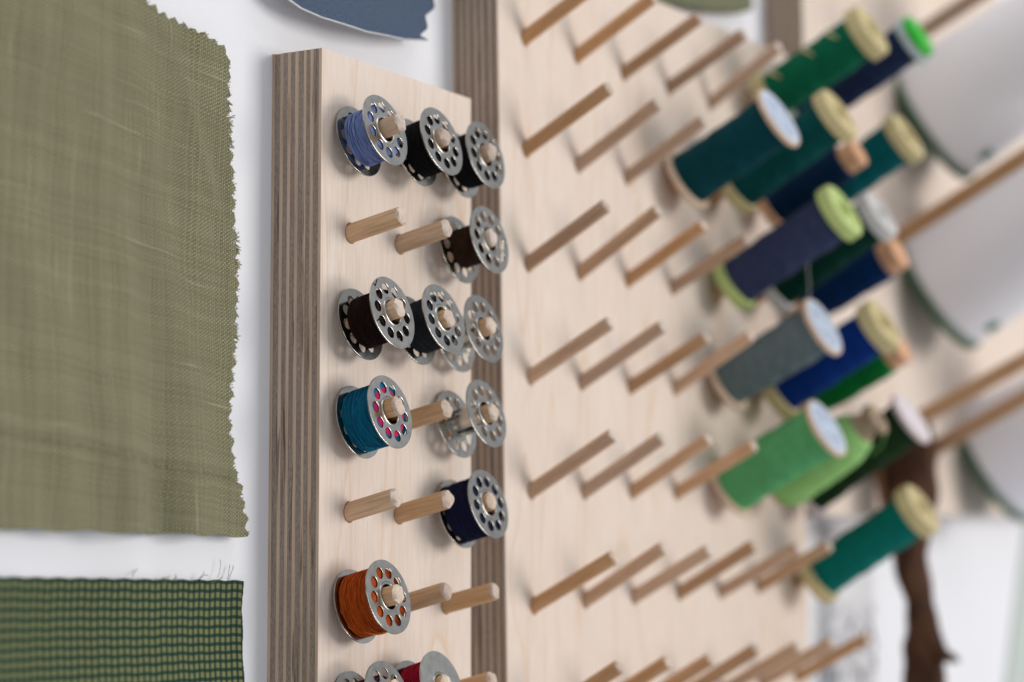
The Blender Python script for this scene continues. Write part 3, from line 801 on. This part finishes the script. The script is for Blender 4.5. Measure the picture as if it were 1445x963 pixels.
def cloth(name, label, mat, left, zt, zb, right, yfun, nz, nx, thick, bottom=None, power=.6, uvoff=(0, 0)):
    V, F, U = [], [], []
    for i in range(nz+1):
        z = zt+(zb-zt)*i/nz
        xr = right(z)
        for k in range(nx+1):
            s = (k/nx)**power; x = left+(xr-left)*s
            zz = z
            if bottom: zz = z+bottom(x)*(i/nz)**12
            V.append((x, yfun(x, zz), zz)); U.append((x, zz))
    for i in range(nz):
        for k in range(nx):
            a = i*(nx+1)+k; F.append((a, a+nx+1, a+nx+2, a+1))
    o = mesh_obj(name, V, F, mat, None, True, U)
    m = o.modifiers.new('thick', 'SOLIDIFY'); m.thickness = thick*S; m.offset = 0
    return tag(o, label, 'fabric swatch')

gr_edge = [(-128, 28), (-104, 19), (-86, 11), (-71.0, 5.3), (-64.2, 2.7), (-54.1, -.5), (-43.1, -1.4), (-33.5, -2.6), (-27.2, -4.2), (-25.6, -9.5), (-26.6, -17.5), (-26.2, -25), (-24.0, -40), (-23.4, -53.6),
           (-22.2, -66.9), (-22.9, -80.4), (-23.3, -86.2), (-24.6, -93.8), (-25.6, -105.3), (-23.1, -116.5), (-19.9, -124), (-17.2, -135.8)]
rz = random.Random(11)
tt = []; z = 30.0
# pinked teeth: arc length positions along the edge
EP = gr_edge; acc = [0]
for a, b in zip(EP, EP[1:]): acc.append(acc[-1]+math.hypot(b[0]-a[0], b[1]-a[1]))
def dense_edge(step=.18):
    out = []; tot = acc[-1]; s = 0; ti = 0; per = 4.3
    jit = [rz.uniform(.65, 1.15) for _ in range(200)]
    while s < tot:
        i = max(k for k in range(len(acc)) if acc[k] <= s); i = min(i, len(EP)-2)
        f = (s-acc[i])/(acc[i+1]-acc[i]); x = EP[i][0]+(EP[i+1][0]-EP[i][0])*f; zz = EP[i][1]+(EP[i+1][1]-EP[i][1])*f
        tx, tz = EP[i+1][0]-EP[i][0], EP[i+1][1]-EP[i][1]; l = math.hypot(tx, tz); nx_, nz_ = -tz/l, tx/l
        if nx_ < 0: nx_, nz_ = -nx_, -nz_
        w_ = (s/per) % 1; tooth = (1-abs(2*w_-1))*1.9*jit[int(s/per)]
        # frayed stretch lower down softens the teeth
        tooth += rz.uniform(-.13, .13)
        out.append((x, zz, nx_*(tooth-.6), nz_*(tooth-.6))); s += step
    return out
DE = dense_edge()
# cloth body: fan of rows following the edge so that teeth are true geometry
def green_y(x, z, ed):
    lo = max(0, min(1, (-z-45)/80))**1.3
    y = -5.0 - 1.6*math.sin((x+10)*.055+z*.012) - 1.1*math.sin(z*.045+1)
    y += 4.6*math.exp(-((x+55+.10*(z+134))/6.5)**2)*lo            # deep valley running down to the hem
    y -= 2.2*math.exp(-((x+43+.06*(z+134))/6.0)**2)*lo
    y -= 1.8*math.exp(-((x+70+.05*(z+134))/8.0)**2)*lo
    q = (x+34)*.86+(z+40)*.42                                      # slanting crease near the upper right edge
    y -= 1.5*math.exp(-(q/2.6)**2)*math.exp(-((z+42)/26)**2)
    y += 1.1*math.exp(-((q-5)/3.4)**2)*math.exp(-((z+46)/26)**2)
    q2 = (x+92)+(z+60)*.25; y += 2.0*math.exp(-(q2/6)**2)*math.exp(-((z+60)/34)**2)
    y -= .35*math.sin(x*.33+z*.10)+.25*math.sin(x*.21-z*.23)
    hz = z+.10*x+122.5; y -= .30*math.exp(-((hz+1.6)/1.6)**2)-.22*math.exp(-(hz/.9)**2)*(1+.8*math.sin(x*2.1+2*math.sin(x*.4)))
    y = y*(1-ed)-4.2*ed
    return min(y, -.6)
V, F, U = [], [], []; NX = 110; zl0, zl1 = 40.0, -131.5; n = len(DE)
EPn = DE[:]
for i in range(len(DE)):      # smooth carrier line and its tooth offsets
    w_ = EPn[max(0, i-9):i+10]; DE[i] = (sum(q[0] for q in w_)/len(w_), sum(q[1] for q in w_)/len(w_), EPn[i][2], EPn[i][3])
for i, (ex, ez, ox, oz) in enumerate(DE):
    f = i/(n-1); lx, lz = -200.0, zl0+(zl1-zl0)*f
    for k in range(NX+1):
        s = (k/NX)**.45; x = lx+(ex-lx)*s; zz = lz+(ez-lz)*s
        tk = max(0, 1-math.hypot(ex-x, ez-zz)/3.0)**1.5; x += ox*tk; zz += oz*tk
        if f > .985: zz += .3*math.sin(x*.35)*(f-.985)/.015
        V.append((x, green_y(x, zz, math.exp(-min(math.hypot(x-ex, (zz-ez)*.4), abs(x-ex)+9)/13.0)), zz)); U.append((x, zz))
for i in range(n-1):
    for k in range(NX):
        a = i*(NX+1)+k; F.append((a, a+NX+1, a+NX+2, a+1))
gc = mesh_obj('fabric_swatch', V, F, m_green_cloth(), None, True, U)
m = gc.modifiers.new('thick', 'SOLIDIFY'); m.thickness = .5*S; m.offset = 0
tag(gc, 'large olive green linen swatch with pinked edge on the white wall at the left', 'fabric swatch')
OL = m_plain('olive_yarn', (.26, .235, .12), .9, .2, 900)
def frays(parent, mat, spots, seed, r=.12, j=.8):
    rnd = random.Random(seed); V, F = [], []
    for (x, y, z, dx, dz, ln, cnt) in spots:
        for _ in range(cnt):
            a = Vector((x+rnd.uniform(-j, j*.3), y, z+rnd.uniform(-j, j))); dd = Vector((dx+rnd.uniform(-.5, .5), rnd.uniform(-.5, .2), dz+rnd.uniform(-.6, .6))).normalized()
            pts = [a]
            for q in range(5):
                dd = (dd+Vector((rnd.uniform(-.35, .35), rnd.uniform(-.3, .3), rnd.uniform(-.45, .45)))).normalized(); pts.append(pts[-1]+dd*ln/5*rnd.uniform(.6, 1.2))
            tube([tuple(p) for p in pts], r, 4, V, F)
    o = mesh_obj('loose_threads', V, F, mat, parent, True); o['kind'] = 'stuff'; return o
sp = []
for i in range(60, len(DE), 7):
    ex, ez, ox, oz = DE[i]
    if -134 < ez < 26:
        big = 1 if (-31 < ez < -17 or -62 < ez < -55 or -84 < ez < -78) else 0
        tuft = rz.random()
        if big or tuft < .35 or ez < -16: sp.append((ex+ox*.75, -4.3, ez+oz*.75, 1, rz.uniform(-.5, .5), (1.9 if big else 1.0)*rz.uniform(.6, 1.2), 5 if big else 2))
frays(gc, OL, sp, 2, .13, .5)

ging = cloth('fabric_swatch', 'dark green and olive checked cotton swatch below the olive linen', m_gingham(), -200, -146.7, -235,
             lambda z: -14.3+.25*math.sin(z*.5)+rz.uniform(-.12, .12), lambda x, z: -1.2-.6*math.sin(x*.09+.5)-.4*math.sin(z*.13), 130, 90, .4, power=.7)
for v in ging.data.vertices:      # the top edge rises towards the left
    x, z = v.co.x/S, v.co.z/S; v.co.z += (max(0, -x-14)*.026-.15*math.sin(x*.8))*S*max(0, (z+235)/88)
DGY = m_plain('dark_green_yarn', (.02, .06, .035), .9, .2, 900); OLY = m_plain('moss_yarn', (.16, .17, .06), .9, .2, 900)
frays(ging, DGY, [(-22, -1.8, -146.6, .95, .35, 5, 2), (-62, -1.8, -145.6, 1, .35, 4, 1), (-45, -1.8, -146, 1, .25, 2, 2)], 3, .09)
frays(ging, OLY, [(-30, -1.8, -146.5, .9, .5, 5, 1), (-35, -1.8, -146.3, .95, .4, 4, 2), (-27, -1.8, -146.3, .95, .2, 6, 1), (-50, -1.8, -145.8, .9, .2, 1.6, 4)], 4, .09)

# blue cloth above the narrow board: lower edge bows away from the wall
be = [(-9.8, 18.8), (-4.8, 14.6), (2, 12.6), (10.7, 11.7), (32.3, 11.7), (55.2, 13.9), (71.3, 16.9)]
V, F, U = [], [], []; NZ, NXb = 60, 230
def zbot(x):
    for (x0, z0), (x1, z1) in zip(be, be[1:]):
        if x0 <= x <= x1: return z0+(z1-z0)*(x-x0)/(x1-x0)
    return be[0][1]+(-9.8-x)*1.2 if x < -9.8 else be[-1][1]+(x-71.3)*.25
for k in range(NXb+1):
    s = k/NXb
    for i in range(NZ+1):
        f = i/NZ                      # 0 bottom .. 1 top
        # right side runs up to the right with pinked teeth
        tw = (f*8.3+.4) % 1; tooth = (1-abs(2*tw-1))*3.6
        xr = 71.3+f*48-tooth*(1 if f > .01 else 0)+.6
        x = -14+(xr+14)*s
        zb = zbot(-14+(71.3+14)*s)
        z = zb+(80-zb)*f + (.18*math.sin(x*9.0) if i == 0 else 0)
        bow = 7.5*math.exp(-f*3.2)*(.55+.45*math.sin(math.pi*min(1, max(0, (x+14)/85))))
        y = -1.3-bow-(1.4 if i == 0 else 0)
        V.append((x, y, z)); U.append((x, z))
for k in range(NXb):
    for i in range(NZ):
        a = k*(NZ+1)+i; F.append((a, a+NZ+1, a+NZ+2, a+1))
bc = mesh_obj('fabric_swatch', V, F, m_denim('denim_blue_cloth', (.032, .048, .080), (.066, .092, .140), (.135, .175, .24)), None, True, U)
bc.data.materials.append(m_plain('white_cloth_back', (.66, .66, .68), .9, .1, 900))
m = bc.modifiers.new('thick', 'SOLIDIFY'); m.thickness = .5*S; m.offset = -1; m.material_offset = 1; m.material_offset_rim = 1
tag(bc, 'denim blue swatch with white reverse curling off the wall above the narrow board', 'fabric swatch')

oe = [(200, 60), (241.9, 63.5), (256.5, 64.5), (281.8, 67.4), (308.4, 72.1), (321, 76)]
V, F, U = [], [], []
for k in range(61):
    x = 195+k*2.12; zb = 76+(x-321)*1.0 if x > 321 else [z0+(z1-z0)*(x-x0)/(x1-x0) for (x0, z0), (x1, z1) in zip([(190, 59)]+oe, oe) if x0 <= x <= x1][0]
    for i in range(21): V.append((x, -1.5-3*math.exp(-i/6)-.8*math.sin(x*.1), zb+i*3)); U.append((V[-1][0], V[-1][2]))
for k in range(60):
    for i in range(20): a = k*21+i; F.append((a, a+21, a+22, a+1))
oc = mesh_obj('fabric_swatch', V, F, m_denim('sage_cloth', (.10, .105, .060), (.17, .175, .11), (.24, .24, .16)), None, True, U)
m = oc.modifiers.new('thick', 'SOLIDIFY'); m.thickness = .5*S
tag(oc, 'blurred sage green swatch on the wall above the wide board', 'fabric swatch')

# ------------------------------------------------------------------ lower right: sketch paper, branch, pale cloth
V, F, U = [], [], []
for k in range(41):
    f = k/40; x = 340+f*97; y = -.7-8*max(0, (f-.62)/.38)**2
    for i in range(11): z = -131-i*11; V.append((x-3*max(0, (f-.62)/.38)**2, y, z)); U.append((x, z))
for k in range(40):
    for i in range(10): a = k*11+i; F.append((a, a+1, a+12, a+11))
pc = mesh_obj('sketch_sheet', V, F, m_paper_ink(), None, True, U)
m = pc.modifiers.new('thick', 'SOLIDIFY'); m.thickness = .25*S
tag(pc, 'white paper sheet with black scribbles and curling edge under the far board', 'paper sheet')

BARK = NT('dark_bark'); v = BARK.co('Object', (1, 1, .4)); a = BARK.noise(v, 150, 4, .55, .5)
c = BARK.ramp(a, [(.3, (.028, .014, .009)), (.5, (.062, .028, .016)), (.72, (.14, .062, .030))]); BARK.bump(a, .5, .5); BARK.set(c, .75, spec=.12)
def limb(pts, rad, seg=24, seed=0):
    P = [Vector(p) for p in pts]; rnd = random.Random(seed); V, F = [], []
    N = 60
    def cat(i, t):
        p0, p1, p2, p3 = P[max(i-1, 0)], P[i], P[min(i+1, len(P)-1)], P[min(i+2, len(P)-1)]
        return .5*((2*p1)+(p2-p0)*t+(2*p0-5*p1+4*p2-p3)*t*t+(3*p1-p0-3*p2+p3)*t**3)
    for q in range(N+1):
        u = q/N*(len(P)-1); i = min(int(u), len(P)-2); t = u-i; c = cat(i, t); r = rad[i]+(rad[i+1]-rad[i])*t
        for k in range(seg):
            a = TAU*k/seg; rr = r*(1+.10*math.sin(3*a+q*.16)+.06*math.sin(7*a-q*.3)+.05*math.sin(q*.9))
            V.append((c.x+rr*math.cos(a), c.y+rr*math.sin(a)*.9, c.z))
    for q in range(N):
        for k in range(seg): l = (k+1) % seg; F.append((q*seg+k, (q+1)*seg+k, (q+1)*seg+l, q*seg+l))
    F.append(tuple(range(seg))); F.append(tuple(reversed(range(N*seg, (N+1)*seg))))
    return V, F
br = thing('driftwood_branch', 'dark brown gnarled branch hanging upright against the white wall at the lower right', 'branch', (410, -38, -230))
def rel(vs): return [(x-410, y+38, z+230) for x, y, z in vs]
V, F = limb([(410, -30, -84), (410, -34, -100), (410, -35, -120), (410, -33, -143), (410, -37, -164), (410, -39, -180), (410, -39, -198), (411, -38, -232)], [12, 13.5, 12, 8.2, 6.4, 8.6, 9.5, 10])
mesh_obj('stem', rel(V), F, BARK.m, br, True)
V, F = limb([(409, -42, -181), (409, -46, -184), (409, -48.6, -186), (409, -51.5, -187.5)], [6.5, 6, 5.5, 3.6], 16)
mesh_obj('knot', rel(V), F, BARK.m, br, True)
V, F = limb([(405, -22, -88), (405, -22.5, -104), (405, -25.5, -122), (405, -28, -140)], [3.5, 3.2, 3, 2], 14)
mesh_obj('left_highlight', rel(V), F, m_plain('highlight_bark', (.25, .115, .055), .7, .3, 300), br, True)  # thin lighter limb stands in for the highlight down the stem's left side

V, F, U = [], [], []
for k in range(61):
    f = k/60; x = 610+f*300
    for i in range(13):
        z = -122-i*13; g_ = i/12
        V.append((x+70*(1-g_)**1.3, -.9-8*(1-math.cos(min(1, max(0, f-.06)*3)*math.pi))*(.25+g_*.75)-3*math.sin(f*26)*min(1, max(0, f-.06)*4)*(.35+g_*.6), z)); U.append((x, z))
for k in range(60):
    for i in range(12): a = k*13+i; F.append((a, a+1, a+14, a+13))
sc_ = mesh_obj('fabric_swatch', V, F, m_denim('pale_sage_cloth', (.44, .49, .45), (.50, .55, .51), (.56, .61, .57)), None, True, U)
m = sc_.modifiers.new('thick', 'SOLIDIFY'); m.thickness = .5*S
tag(sc_, 'pale grey green cloth hanging in soft folds at the lower right corner', 'fabric swatch')
